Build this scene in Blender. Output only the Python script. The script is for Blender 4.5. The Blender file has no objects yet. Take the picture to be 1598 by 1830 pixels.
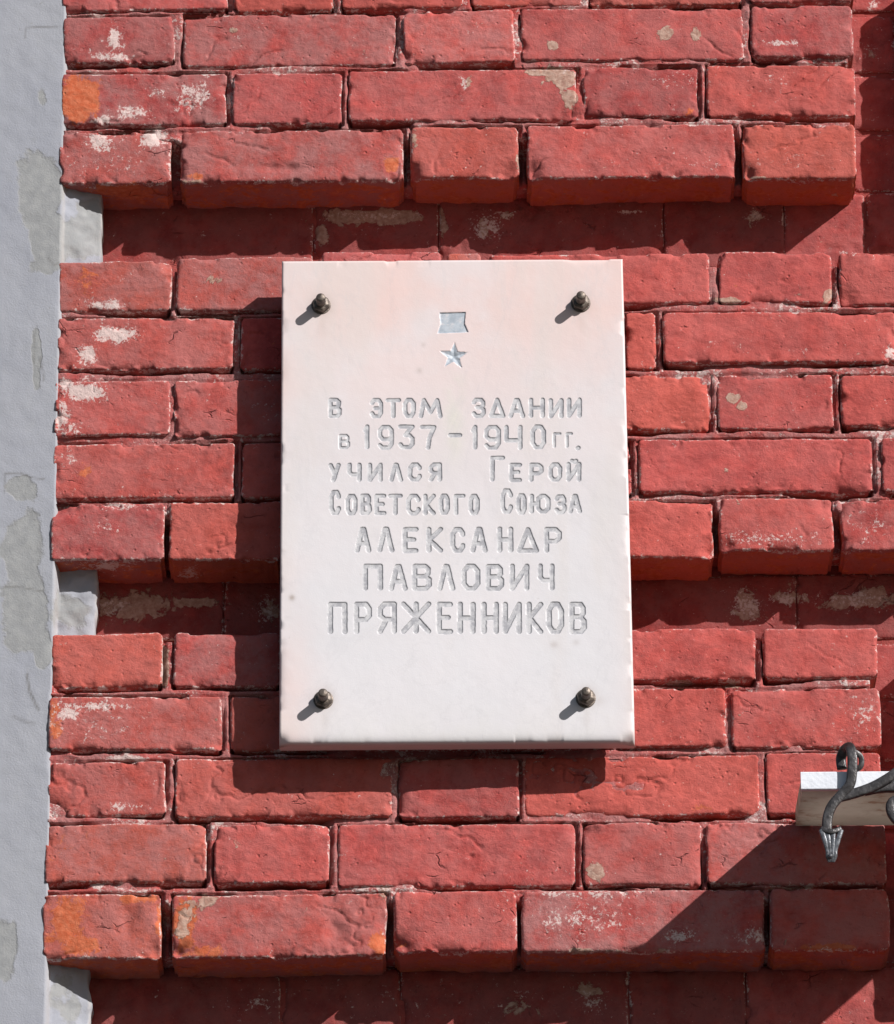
import bpy, math, random
import numpy as np
from mathutils import Vector, Matrix

SC = bpy.context.scene
COL = SC.collection
# ------------------------------------------------------------------ camera
TH = math.radians(23.0); PHI = math.radians(0.40)
FPX = 10950.0; DIST = 6.94
FWD = np.array([0, math.cos(TH), math.sin(TH)])
R0 = np.array([1.0, 0, 0]); U0 = np.array([0, -math.sin(TH), math.cos(TH)])
RT = math.cos(PHI)*R0 - math.sin(PHI)*U0
UP = math.sin(PHI)*R0 + math.cos(PHI)*U0
CAMZ = 1.62
TARGET = np.array([0.0, 0.0, CAMZ + DIST*math.sin(TH)])
CPOS = TARGET - FWD*DIST
cd = bpy.data.cameras.new('camera'); cam = bpy.data.objects.new('camera', cd); COL.objects.link(cam)
cd.sensor_fit = 'VERTICAL'; cd.sensor_height = 24.0; cd.lens = FPX/1830*24.0
cd.clip_start = 0.1; cd.clip_end = 500
B = -FWD
cam.matrix_world = Matrix(((RT[0], UP[0], B[0], CPOS[0]), (RT[1], UP[1], B[1], CPOS[1]), (RT[2], UP[2], B[2], CPOS[2]), (0, 0, 0, 1)))
SC.camera = cam

def W(px, py, d=0.0):
    """where the line of sight through a point of the photograph meets the plane y = d"""
    v = FWD*FPX + RT*(px-799.0) - UP*(py-915.0)
    t = (d - CPOS[1])/v[1]
    return CPOS + v*t

# ------------------------------------------------------------------ light
SUNV = np.array([1.13, -1.0, 0.93])
elev = math.atan2(SUNV[2], math.hypot(SUNV[0], SUNV[1]))
az = math.atan2(SUNV[0], SUNV[1])
wd = bpy.data.worlds.new('World'); SC.world = wd; wd.use_nodes = True
nt = wd.node_tree
bg = nt.nodes['Background']
sky = nt.nodes.new('ShaderNodeTexSky'); sky.sky_type = 'NISHITA'; sky.sun_disc = False
sky.sun_elevation = elev; sky.sun_rotation = az
nt.links.new(sky.outputs[0], bg.inputs[0]); bg.inputs[1].default_value = 0.05
sl = bpy.data.lights.new('sun', 'SUN'); sl.energy = 5.0; sl.angle = math.radians(0.55); sl.color = (1.0, 0.965, 0.93)
sun = bpy.data.objects.new('sun', sl); COL.objects.link(sun)
sun.rotation_euler = Vector(SUNV).to_track_quat('Z', 'Y').to_euler(); sun.location = (5, -5, 8)
vs = SC.view_settings; vs.view_transform = 'Standard'; vs.look = 'None'; vs.gamma = 1.0; vs.exposure = 0.36
vs.use_curve_mapping = False

# ------------------------------------------------------------------ noise
def _h(ix, iy, iz, s):
    n = (ix.astype(np.int64)*73856093) ^ (iy.astype(np.int64)*19349663) ^ (iz.astype(np.int64)*83492791) ^ (s*2654435761 & 0x7fffffff)
    n = (n ^ (n >> 13))*1274126177 & 0xffffffff
    n = (n ^ (n >> 16))*668265263 & 0xffffffff
    n = n ^ (n >> 15)
    return (n & 0xffff)/32767.5 - 1.0
def vn(x, y, z, s=0):
    fx, fy, fz = np.floor(x), np.floor(y), np.floor(z)
    tx, ty, tz = x-fx, y-fy, z-fz
    tx, ty, tz = [t*t*t*(t*(t*6-15)+10) for t in (tx, ty, tz)]
    r = 0
    for a in (0, 1):
        for b in (0, 1):
            for c in (0, 1):
                w = (tx if a else 1-tx)*(ty if b else 1-ty)*(tz if c else 1-tz)
                r = r + w*_h(fx+a, fy+b, fz+c, s)
    return r
def fbm(x, y, z, s=0, o=3):
    r = 0; a = 1.0; t = 0
    for i in range(o):
        r = r + a*vn(x, y, z, s+i*17); t += a; a *= 0.5; x = x*2.03+7.1; y = y*2.03+3.3; z = z*2.03+1.7
    return r/t*1.5
def sstep(a, b, x):
    t = np.clip((x-a)/(b-a), 0, 1); return t*t*(3-2*t)

# ------------------------------------------------------------------ node helper
class NT:
    def __init__(s, name):
        s.m = bpy.data.materials.new(name); s.m.use_nodes = True; s.t = s.m.node_tree
        s.b = s.t.nodes['Principled BSDF']
        g = s.t.nodes.new('ShaderNodeNewGeometry'); s.pos = g.outputs['Position']; s.geo = g
    def n(s, typ, **k):
        o = s.t.nodes.new(typ)
        for a, v in k.items(): setattr(o, a, v)
        return o
    def set(s, sock, v):
        if hasattr(v, 'is_output') or isinstance(v, bpy.types.NodeSocket): s.t.links.new(v, sock)
        else: sock.default_value = v
    def noise(s, scale, detail=4, rough=.55, vec=None, dist=0.0):
        o = s.n('ShaderNodeTexNoise'); s.set(o.inputs['Vector'], vec or s.pos)
        o.inputs['Scale'].default_value = scale; o.inputs['Detail'].default_value = detail
        o.inputs['Roughness'].default_value = rough; o.inputs['Distortion'].default_value = dist
        return o.outputs[0]
    def stretch(s, sc, off=(0, 0, 0), rot=(0, 0, 0)):
        o = s.n('ShaderNodeMapping'); s.set(o.inputs[0], s.pos); o.inputs['Scale'].default_value = sc
        o.inputs['Location'].default_value = off; o.inputs['Rotation'].default_value = rot
        return o.outputs[0]
    def math(s, op, a, b=0.0, c=0.0, clamp=False):
        o = s.n('ShaderNodeMath', operation=op, use_clamp=clamp)
        s.set(o.inputs[0], a); s.set(o.inputs[1], b)
        if op in ('MULTIPLY_ADD', 'SMOOTH_MIN'): s.set(o.inputs[2], c)
        return o.outputs[0]
    def ramp(s, x, a, b, lo=0.0, hi=1.0):
        o = s.n('ShaderNodeMapRange', interpolation_type='SMOOTHSTEP')
        s.set(o.inputs[0], x); s.set(o.inputs[1], a); s.set(o.inputs[2], b); s.set(o.inputs[3], lo); s.set(o.inputs[4], hi)
        return o.outputs[0]
    def mix(s, f, a, b, mode='MIX'):
        o = s.n('ShaderNodeMix', data_type='RGBA', blend_type=mode)
        s.set(o.inputs[0], f)
        for i, v in ((6, a), (7, b)):
            s.set(o.inputs[i], v if not isinstance(v, tuple) else (*v, 1.0))
        return o.outputs[2]
    def attr(s, name):
        o = s.n('ShaderNodeAttribute', attribute_name=name); return o
    def sep(s, c):
        o = s.n('ShaderNodeSeparateColor'); s.set(o.inputs[0], c); return o.outputs
    def bump(s, h, dist, strength=1.0, nrm=None):
        o = s.n('ShaderNodeBump'); s.set(o.inputs['Height'], h); o.inputs['Distance'].default_value = dist
        o.inputs['Strength'].default_value = strength
        if nrm is not None: s.set(o.inputs['Normal'], nrm)
        return o.outputs[0]
    def out(s, col=None, rough=.8, nrm=None, spec=.3, metal=0.0):
        if col is not None: s.set(s.b.inputs['Base Color'], col if not isinstance(col, tuple) else (*col, 1.0))
        s.set(s.b.inputs['Roughness'], rough); s.b.inputs['Specular IOR Level'].default_value = spec
        s.set(s.b.inputs['Metallic'], metal)
        if nrm is not None: s.set(s.b.inputs['Normal'], nrm)
        return s.m

# ------------------------------------------------------------------ materials
def brick_material(name, mortar=False):
    s = NT(name)
    w = s.attr('wear'); wr = s.sep(w.outputs['Color']); white, orange, pale = wr[0], wr[1], wr[2]
    t = s.attr('tint'); tr = s.sep(t.outputs['Color']); hue, val, fade = tr[0], tr[1], tr[2]
    big = s.noise(9, 3); mid = s.noise(42, 5, .62); fine = s.noise(230, 5, .65); grain = s.noise(900, 3, .7)
    red = s.mix(s.ramp(mid, .35, .68), (.290, .044, .044), (.448, .078, .071))
    red = s.mix(s.ramp(big, .35, .7, 0, .45), red, (.480, .108, .100))
    red = s.mix(s.math('MULTIPLY', hue, 1.0, clamp=True), red, (.47, .128, .070))
    # faded greyish bloom on the paint
    bl = s.math('MULTIPLY', s.ramp(s.noise(22, 7, .72), .34, .62), fade)
    red = s.mix(bl, red, (.360, .155, .150))
    # pores and dirt specks
    red = s.mix(s.ramp(fine, .56, .72, 0, .42), red, (.17, .035, .032))
    red = s.mix(s.ramp(fine, .28, .42, .34, 0), red, (.46, .135, .112))
    red = s.mix(s.ramp(s.noise(120, 4, .6, s.stretch((1, 1, 1.6), rot=(0, .35, 0))), .68, .74, 0, .65), red, (.48, .27, .225))
    o = s.n('ShaderNodeMix', data_type='RGBA', blend_type='MULTIPLY'); o.inputs[0].default_value = 1
    s.set(o.inputs[6], red); s.set(o.inputs[7], val); 
    c = o.outputs[2]
    # bare orange brick
    on = s.noise(38, 8, .75, dist=.5)
    om = s.ramp(s.math('ADD', orange, s.math('MULTIPLY_ADD', on, 2.3, -1.15)), .42, .56)
    oc = s.mix(s.ramp(s.noise(150, 4), .35, .7), (.43, .098, .044), (.50, .150, .078))
    c = s.mix(om, c, oc)
    # tan mortar smears, chipped paint
    pn = s.noise(40, 8, .68, dist=.6)
    pm = s.ramp(s.math('ADD', pale, s.math('MULTIPLY_ADD', pn, 2.5, -1.25)), .44, .54)
    pc = s.mix(s.ramp(s.noise(190, 4), .3, .7), (.32, .19, .145), (.47, .34, .275))
    c = s.mix(s.math('MULTIPLY', pm, .88), c, pc)
    # white bloom (salts)
    en = s.math('MULTIPLY_ADD', s.noise(260, 5, .75), .45, s.math('MULTIPLY', s.noise(75, 7, .78, dist=.7), .55))
    em = s.ramp(s.math('ADD', white, s.math('MULTIPLY_ADD', en, 4.2, -2.1)), .40, .68)
    c = s.mix(s.math('MULTIPLY', em, .9), c, (.60, .48, .455))
    h = s.math('MULTIPLY_ADD', grain, .30, s.math('MULTIPLY', fine, .55))
    h = s.math('MULTIPLY_ADD', s.noise(70, 6, .72, s.stretch((1, 1, 1.7), rot=(0, .6, 0)), .6), .55, h)
    h = s.math('MULTIPLY_ADD', pm, .35, h)
    # pits
    v = s.n('ShaderNodeTexVoronoi'); s.set(v.inputs['Vector'], s.pos); v.inputs['Scale'].default_value = 110
    pit = s.ramp(v.outputs['Distance'], .05, .25, 1, 0)
    pit = s.math('MULTIPLY', pit, s.ramp(s.noise(30, 3), .5, .62))
    h = s.math('SUBTRACT', h, s.math('MULTIPLY', pit, .5))
    # fine cracks
    ck = s.n('ShaderNodeTexVoronoi', feature='DISTANCE_TO_EDGE'); wv = s.n('ShaderNodeVectorMath', operation='MULTIPLY_ADD'); s.set(wv.inputs[0], s.n('ShaderNodeTexNoise').outputs[1]); s.set(wv.inputs[1], (.05, .05, .05)); s.set(wv.inputs[2], s.stretch((1, 1, 2.1), rot=(0, .45, 0)))
    for l_ in list(s.t.links):
        pass
    nz = wv.inputs[0].links[0].from_node; s.set(nz.inputs['Vector'], s.pos); nz.inputs['Scale'].default_value = 30; nz.inputs['Detail'].default_value = 5
    s.set(ck.inputs['Vector'], wv.outputs[0]); ck.inputs['Scale'].default_value = 24
    crack = s.math('MULTIPLY', s.ramp(ck.outputs['Distance'], .0, .045, 1, 0), s.ramp(s.noise(17, 4, .6), .60, .68))
    c = s.mix(s.math('MULTIPLY', crack, .42), c, (.14, .026, .025))
    h = s.math('SUBTRACT', h, s.math('MULTIPLY', crack, 1.0))
    return s.out(c, .9, s.bump(h, .0021 if not mortar else .004, .9), .12)
M_BRICK = brick_material('painted_brick')
M_MORTAR = brick_material('painted_mortar', True)

def plaster_material():
    s = NT('grey_limewashed_plaster')
    w = s.attr('wear'); wr = s.sep(w.outputs['Color'])
    c = s.mix(s.ramp(s.noise(5, 4), .3, .7), (.268, .278, .318), (.300, .308, .340))
    c = s.mix(s.ramp(s.noise(60, 5, .6), .5, .75, 0, .25), c, (.285, .292, .305))
    edge = s.math('ADD', wr[0], s.math('MULTIPLY_ADD', s.noise(20, 8, .62), 1.15, -.575))
    pm = s.ramp(edge, .41, .51)
    c = s.mix(pm, c, s.mix(s.ramp(s.noise(90, 5, .6), .35, .7), (.238, .243, .250), (.278, .282, .285)))
    rim = s.math('MULTIPLY', s.ramp(edge, .40, .47), s.ramp(edge, .47, .54, 1, 0))
    c = s.mix(s.math('MULTIPLY', rim, .3), c, (.21, .206, .20))
    c = s.mix(wr[1], c, (.12, .115, .108))
    c = s.mix(s.math('MULTIPLY', wr[2], .8), c, (.42, .40, .385))
    sp = s.ramp(s.noise(160, 3, .6), .70, .76, 0, .5)
    c = s.mix(sp, c, (.20, .20, .195))
    h = s.math('MULTIPLY_ADD', s.noise(500, 4, .6), .35, s.math('MULTIPLY', s.noise(45, 4), .6))
    h = s.math('MULTIPLY_ADD', pm, -.35, h)
    return s.out(c, .85, s.bump(h, .0016, .8), .2)
M_PLASTER = plaster_material()

def plaque_material():
    s = NT('white_marble')
    w = s.attr('wear'); wr = s.sep(w.outputs['Color'])
    c = s.mix(s.ramp(s.noise(7, 3), .35, .65), (.580, .580, .606), (.605, .597, .622))
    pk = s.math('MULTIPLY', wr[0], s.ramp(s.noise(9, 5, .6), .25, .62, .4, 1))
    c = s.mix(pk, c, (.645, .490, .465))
    c = s.mix(s.math('MULTIPLY', wr[1], s.ramp(s.noise(30, 4), .25, .6)), c, (.57, .555, .50))
    st = s.ramp(s.noise(14, 5, .6, s.stretch((1, 1, .18))), .46, .68, 0, .5)
    c = s.mix(st, c, (.56, .52, .505))
    vein = s.math('ABSOLUTE', s.math('SUBTRACT', s.noise(5, 7, .6, s.stretch((1, 1, .7), rot=(0, .7, 0)), 1.2), .5))
    c = s.mix(s.ramp(vein, .0, .012, .14, 0), c, (.44, .43, .45))
    sp = s.ramp(s.noise(70, 3, .55), .72, .79, 0, .45)
    c = s.mix(sp, c, (.43, .39, .38))
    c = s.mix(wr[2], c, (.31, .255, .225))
    h = s.math('MULTIPLY_ADD', s.noise(600, 3), .15, s.noise(30, 4))
    return s.out(c, .48, s.bump(h, .0007, .8), .35)
M_PLAQUE = plaque_material()
def letter_material():
    s = NT('worn_grey_letter_paint')
    w = s.attr('wear'); wr = s.sep(w.outputs['Color'])
    c = s.mix(s.ramp(s.noise(85, 8, .8), .40, .60), (.31, .31, .335), (.52, .515, .53))
    c = s.mix(s.math('MULTIPLY', wr[0], s.ramp(s.noise(200, 4, .7), .3, .6, .3, .85)), c, (.27, .27, .285))
    return s.out(c, .6, None, .3)
M_LETTER = letter_material()
def emblem_material():
    s = NT('pale_blue_emblem_paint')
    c = s.mix(s.ramp(s.noise(90, 5, .7), .35, .65), (.31, .35, .40), (.43, .47, .52))
    c = s.mix(s.ramp(s.noise(140, 7, .8), .50, .62, 0, .65), c, (.58, .55, .56))
    return s.out(c, .5, None, .35)
M_EMBLEM = emblem_material()
def rust_material():
    s = NT('weathered_bolt_steel')
    c = s.mix(s.ramp(s.noise(160, 5, .7), .35, .65), (.075, .062, .054), (.19, .155, .13))
    return s.out(c, .5, s.bump(s.noise(400, 4), .0006), .5, .55)
M_BOLT = rust_material()
def iron_material():
    s = NT('dark_forged_iron')
    c = s.mix(s.ramp(s.noise(90, 5, .65), .35, .7), (.034, .031, .032), (.085, .080, .082))
    return s.out(c, .38, s.bump(s.noise(220, 4), .0008), .5, .35)
M_IRON = iron_material()
def galv_material():
    s = NT('pale_grey_metal')
    c = s.mix(s.ramp(s.noise(150, 5, .65), .35, .7), (.06, .062, .07), (.19, .20, .22))
    return s.out(c, .35, s.bump(s.noise(220, 4), .0006), .5, .4)
M_GALV = galv_material()
def board_material(name, a, b, dirt):
    s = NT(name)
    c = s.mix(s.ramp(s.noise(20, 4), .35, .7), a, b)
    c = s.mix(s.ramp(s.noise(33, 6, .7, s.stretch((.6, 1, 1))), .50, .66, 0, .8), c, dirt)
    m = s.out(c, .55, s.bump(s.noise(140, 4), .0008), .3)
    if 'translucent' in name:
        tl = s.n('ShaderNodeBsdfTranslucent'); s.set(tl.inputs[0], c); mx = s.n('ShaderNodeMixShader'); mx.inputs[0].default_value = .65
        o_ = s.t.nodes['Material Output']; s.t.links.new(s.b.outputs[0], mx.inputs[1]); s.t.links.new(tl.outputs[0], mx.inputs[2]); s.t.links.new(mx.outputs[0], o_.inputs[0])
    return m
M_FASCIA = board_material('white_painted_edge', (.62, .65, .71), (.68, .70, .75), (.54, .56, .61))
M_SOFFIT = board_material('weathered_translucent_board', (.48, .46, .41), (.58, .55, .50), (.27, .155, .10))
def asphalt_material():
    s = NT('asphalt')
    c = s.mix(s.ramp(s.noise(60, 5, .7), .35, .7), (.045, .045, .047), (.075, .073, .07))
    return s.out(c, .9, s.bump(s.noise(120, 4), .004), .2)
M_ASPHALT = asphalt_material()

# ------------------------------------------------------------------ mesh helpers
def mk(name, verts, faces, mat, parent=None, loc=(0, 0, 0), attrs=None, smooth=True):
    verts = np.asarray(verts, dtype=np.float32) - np.asarray(loc, dtype=np.float32)
    faces = np.asarray(faces, dtype=np.int32)
    me = bpy.data.meshes.new(name)
    me.vertices.add(len(verts)); me.vertices.foreach_set('co', verts.ravel())
    k = faces.shape[1]
    me.loops.add(faces.size); me.loops.foreach_set('vertex_index', faces.ravel())
    me.polygons.add(len(faces))
    me.polygons.foreach_set('loop_start', np.arange(0, faces.size, k, dtype=np.int32))
    me.polygons.foreach_set('loop_total', np.full(len(faces), k, dtype=np.int32))
    me.polygons.foreach_set('use_smooth', np.full(len(faces), smooth))
    if attrs:
        for an, arr in attrs.items():
            a = me.attributes.new(an, 'FLOAT_COLOR', 'POINT')
            full = np.ones((len(verts), 4), dtype=np.float32); full[:, :3] = arr
            a.data.foreach_set('color', full.ravel())
    me.update(calc_edges=True); me.validate(clean_customdata=False)
    me.materials.append(mat)
    o = bpy.data.objects.new(name, me); COL.objects.link(o); o.location = [float(v) for v in loc]
    if parent: o.parent = parent
    return o
def empty(name, loc, label, cat, group=None):
    o = bpy.data.objects.new(name, None); COL.objects.link(o); o.location = [float(v) for v in loc]
    o['label'] = label; o['category'] = cat
    if cat == 'wall': o['kind'] = 'thing'
    if group: o['group'] = group
    return o
def child(o, root):                     # parent while keeping world place (roots carry location only)
    o.parent = root; o.location = o.location - root.location
def grid_faces(nu, nv):
    i, j = np.meshgrid(np.arange(nu-1), np.arange(nv-1), indexing='ij')
    a = i*nv + j
    return np.stack([a, a+nv, a+nv+1, a+1], -1).reshape(-1, 4)
def shell(X, Z, Y, yb, nback):
    """front sheet X,Z,Y (nu,nv) closed with a wall that runs back to y = yb"""
    nu, nv = X.shape
    V = [np.stack([X, Y, Z], -1).reshape(-1, 3)]
    F = [grid_faces(nu, nv)]
    idx = np.arange(nu*nv).reshape(nu, nv)
    ring = np.concatenate([idx[:-1, 0], idx[-1, :-1], idx[1:, -1][::-1], idx[0, 1:][::-1]])
    base = V[0][ring]; prev = ring; off = nu*nv; n = len(ring)
    for k in range(1, nback+1):
        t = k/nback
        p = base.copy(); p[:, 1] = base[:, 1]*(1-t) + yb*t
        V.append(p); cur = np.arange(off, off+n); off += n
        F.append(np.stack([prev, cur, np.roll(cur, -1), np.roll(prev, -1)], -1)[:, ::1])
        prev = cur
    return np.concatenate(V), np.concatenate(F), n

# ------------------------------------------------------------------ wear marks (photo position, radii, strength)
WHITE = [(205,65,16,26,.8),(200,102,38,9,.8),(345,170,40,28,.62),(285,165,40,14,.4),(235,202,34,14,.75),(180,215,22,9,.8),(180,254,28,20,.8),(275,246,28,20,.85),
 (200,290,100,25,.22),(185,545,34,10,.8),(205,598,42,15,.95),(155,636,20,20,.85),(150,700,44,16,1.0),(118,690,18,14,.8),(113,745,14,30,.75),(125,768,30,12,.6),
 (125,820,18,40,.3),(215,905,60,8,.55),(190,940,40,14,.35),(170,1262,80,9,.7),(120,1275,30,14,.8),(165,1300,80,30,.3),(235,1355,50,7,.7),(215,1440,34,10,.5),
 (175,1583,14,6,1.0),(190,1012,50,9,.75),(342,1022,20,12,.7),(435,65,22,10,.35),(1400,77,28,5,.75),(1395,150,20,20,.3),(1530,455,40,10,.3),(1370,965,100,18,.42),
 (1550,940,40,30,.35),(1040,1640,110,38,.42),(1050,1598,100,8,.6),(1220,1672,34,16,.6),(1345,1672,34,16,.55),(1330,620,200,12,.1),(560,1352,60,6,.3),(1590,632,10,12,.9),(1210,140,60,20,.25),(800,115,60,6,.4),(700,215,60,6,.4),
 (1545,1270,40,40,.4),(575,1480,40,10,.3),(870,990,40,10,.4),(480,730,12,20,.4),(960,1560,200,12,.12),(830,150,10,12,.6),(1300,290,200,20,.15)]
ORANGE = [(140,180,37,46,1.2),(345,316,22,9,.75),(700,292,16,20,.8),(120,1650,42,60,.75),(250,1604,40,12,.8),(285,1650,10,40,.8),(150,1690,50,20,.8),(330,1650,24,55,.95),(365,1700,70,14,.6),
 (675,1690,20,24,.9),(720,1690,26,12,.55),(100,1290,18,40,.6),(115,1170,30,30,.35),(120,1500,60,40,.35),(220,340,110,16,.7),(150,500,50,40,.35),(1480,1694,66,9,.95),(1410,322,90,8,.5),(620,20,10,8,.5),(1230,200,14,10,.6),(1020,660,40,8,.2),(150,840,20,20,.4),(250,1400,40,40,.25),(1250,1440,90,15,.3),(1090,320,200,5,.2),(840,1060,10,10,.3)]
PALE = [(1005,140,30,22,1.15),(1018,180,14,26,1.0),(965,128,22,8,1.0),(1187,60,15,10,1.1),(990,80,9,11,.95),(1243,65,9,15,.8),(838,147,9,12,.9),(330,1655,18,44,.7),(355,1612,34,12,.6),
 (1065,1556,20,20,.75),(1300,536,34,9,.95),(1478,528,12,18,.85),(1310,710,13,9,1.1),(1326,726,9,8,1.0),(345,325,24,6,.7),(295,1195,8,44,1.0),(1225,1222,34,6,1.0),(1305,1225,20,6,1.0),
 (740,250,10,20,.6),(925,300,8,24,.6),(1190,1699,30,6,.6),(1055,1700,60,6,.7),(1350,318,26,5,.6),(420,55,9,5,.6),(645,92,14,8,.6),(690,1600,12,30,.45),(1490,350,30,6,.5),(385,400,2,2,.5),(380,500,16,12,.45)]
def blobs(px, py, L):
    r = np.zeros_like(px)
    for (cx, cy, rx, ry, s) in L:
        q = ((px-cx)/rx)**2 + ((py-cy)/ry)**2
        r = np.maximum(r, s*np.exp(-q*.9))
    return r
def to_px(P):
    v = P - CPOS; f = v@FWD
    return 799 + FPX*(v@RT)/f, 915 - FPX*(v@UP)/f

# ------------------------------------------------------------------ the ground and the wall body
gm = mk('ground', [(-40, -40, 0), (40, -40, 0), (40, 3, 0), (-40, 3, 0)], [(0, 1, 2, 3)], M_ASPHALT)
gm['kind'] = 'structure'

GR = 0.069                                  # how far the grooves lie behind the brick face
EDGE_X = W(95, 915)[0]
wall = empty('brick_wall', (0, 0, 0), 'red painted brick wall in projecting blocks with deep grooves, behind the white plaque', 'wall')
def box_mesh(x0, x1, y0, y1, z0, z1):
    v = [(x, y, z) for x in (x0, x1) for y in (y0, y1) for z in (z0, z1)]
    f = [(0, 1, 3, 2), (4, 6, 7, 5), (0, 4, 5, 1), (2, 3, 7, 6), (0, 2, 6, 4), (1, 5, 7, 3)]
    return v, f
v, f = box_mesh(EDGE_X-.01, 2.4, GR+.0035, .5, 0, 7.5)
core = mk('wall_core', v, f, M_MORTAR, wall, attrs={'tint': np.tile((.1, .8, .2), (8, 1)), 'wear': np.zeros((8, 3))}, smooth=False)

# broken corners and dents
CHIPS = [(1489,894,24,24,11),(1268,673,18,14,9),(948,312,16,22,10),(738,314,12,18,9),(1332,312,14,14,9),(690,1670,14,34,7),(712,1690,22,22,11),(1289,980,18,14,9),(1270,985,14,16,9),
 (92,1452,20,18,9),(92,905,34,14,9),(694,1375,14,16,8),(590,1476,16,10,8),(316,1700,22,14,8),(1150,1700,40,8,6),(1040,1476,22,16,9),(1500,540,24,22,7),(1585,452,26,20,6),(905,305,20,14,7),
 (302,240,16,12,9),(398,1335,14,16,9),(280,1700,14,16,7),(1020,205,20,12,5),(720,105,14,14,8),(1520,110,14,12,7),(304,470,14,14,8),(1358,1455,14,10,7),(372,1475,14,14,8),(500,300,60,8,3),(230,1640,20,30,4),(600,1660,18,30,4)]
rs = np.random.RandomState(11)
def make_brick(x0, x1, yt, yb, d=0.0, back=.062, nback=2, pitch=.0015, rough=1.0, tint=None, seed=None, r=None):
    cx, cy = (x0+x1)/2, (yt+yb)/2
    xa, xb = W(x0, cy, d)[0], W(x1, cy, d)[0]
    zt, zb = W(cx, yt, d)[2], W(cx, yb, d)[2]
    w, h = xb-xa, zt-zb
    nu, nv = max(8, int(w/pitch)), max(6, int(h/pitch))
    def sp(n):                              # denser towards the edges
        t = np.linspace(-1, 1, n); return .5 + .5*(t*.82 + .18*np.sin(t*math.pi/2))
    U, Vv = np.meshgrid(sp(nu), sp(nv), indexing='ij')
    so = rs.uniform(-40, 40)
    # distance to the edge, rounded corners
    ex = np.minimum(U, 1-U)*w; ez = np.minimum(Vv, 1-Vv)*h
    r = r or rs.uniform(.0026, .0045)
    qx = np.clip(1-ex/r, 0, 1); qz = np.clip(1-ez/r, 0, 1)
    q = np.sqrt(qx*qx+qz*qz)
    Y = d + r*.85*(1-np.sqrt(np.clip(1-q*q, 0, 1)))
    Y = np.where(q >= 1, d + r*.85 + (q-1)*r, Y)
    X = xa + U*w; Z = zb + Vv*h
    # round the outline's corners
    k = sstep(.55, 1.35, q)*.0028
    X += np.where(U < .5, 1, -1)*k*(qx > 0)*(qz > 0); Z += np.where(Vv < .5, 1, -1)*k*(qx > 0)*(qz > 0)
    # uneven outline
    a = np.exp(-np.minimum(ex, ez)/.02)
    X += (.0013*vn(Z*22+so, X*5, Z*0+so, 3) + .0006*vn(Z*75+so, X*60, Z*0+1, 4))*rough*np.exp(-ex/.02)
    Z += (.0014*vn(X*13+so, Z*5, X*0+so, 5) + .0006*vn(X*62+so, Z*60, X*0+2, 6) + .0004*vn(X*210, Z*200, X*0+so, 8))*rough*np.exp(-ez/.02)
    # uneven face
    Y += rough*(.0009*fbm(X*22, Z*30, X*0+so, 7, 3) + 0.0004*fbm(X*130, Z*190, X*0+so, 9, 3))
    # creases of the hand-thrown clay
    ang = rs.uniform(-.9, .9); ua = X*math.cos(ang)+Z*math.sin(ang); ub = Z*math.cos(ang)-X*math.sin(ang)
    c = vn(ua*9+so, ub*34, X*0+so, 12) + .22*vn(X*90, Z*110, X*0+so, 13)
    amt = sstep(.15, .6, vn(X*20+so, Z*26, X*0+so, 14))
    Y += rough*.0022*np.exp(-(c/.045)**2)*amt
    # broken arrises
    ch = fbm(X*38+so, Z*38, X*0+so, 15, 3)
    Y += rough*.0080*sstep(.22, .60, ch)*np.exp(-np.minimum(ex, ez*1.2)/.0045)
    if x0 < 1600:
        bx_, by_ = to_px(np.stack([X, Y, Z], -1))
        Y += blobs(bx_, by_, [(p_[0], p_[1], p_[2], p_[3], p_[4]*.001) for p_ in CHIPS])*(1+.35*vn(X*90, Z*90, X*0, 29))
    Y -= d
    ta, tb, off = rs.normal(0, .006), rs.normal(0, .012), rs.normal(0, .0011)
    if d > 0.01: ta, tb, off = ta*.3, tb*.3, off*.5
    Y += d + off + ta*(X-(xa+xb)/2) + tb*(Z-(zt+zb)/2)
    V, F, n = shell(X, Z, Y, d+back, nback)
    nf = nu*nv
    if nback > 2:                            # rough underside
        s_ = V[nf:]; tt = (s_[:, 1]-d)/back
        s_[:, 2] += .0016*fbm(s_[:, 0]*60, s_[:, 1]*60, s_[:, 2]*20, 21, 3)*(s_[:, 1] > d+.004)
        s_[:, 0] += .0008*fbm(s_[:, 2]*60, s_[:, 1]*60, s_[:, 0]*20, 22, 2)
    px, py = to_px(V)
    eg = np.zeros(len(V)); em_ = np.minimum(ex, ez).ravel()
    eg[:nf] = (.46 + .10*np.clip(1-px[:nf]/900, 0, 1))*np.exp(-(em_/.0026)**2)
    wear = np.stack([np.maximum(blobs(px, py, WHITE), eg), blobs(px, py, ORANGE), blobs(px, py, PALE)], -1)
    if tint is None:
        tint = (np.clip(rs.normal(.15, .15), 0, .6), np.clip(rs.normal(1.0, .08), .82, 1.15), np.clip(rs.normal(.3, .25), 0, .9))
    T = np.tile(tint, (len(V), 1))
    T[nf:, 0] = np.minimum(T[nf:, 0]+.5, 1)
    if nback > 4: wear[nf:, 1] = np.maximum(wear[nf:, 1], .42)
    o = mk('brick', V, F, M_BRICK, wall, loc=((xa+xb)/2, d, (zt+zb)/2), attrs={'wear': wear, 'tint': T})
    return o

H = None
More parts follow.
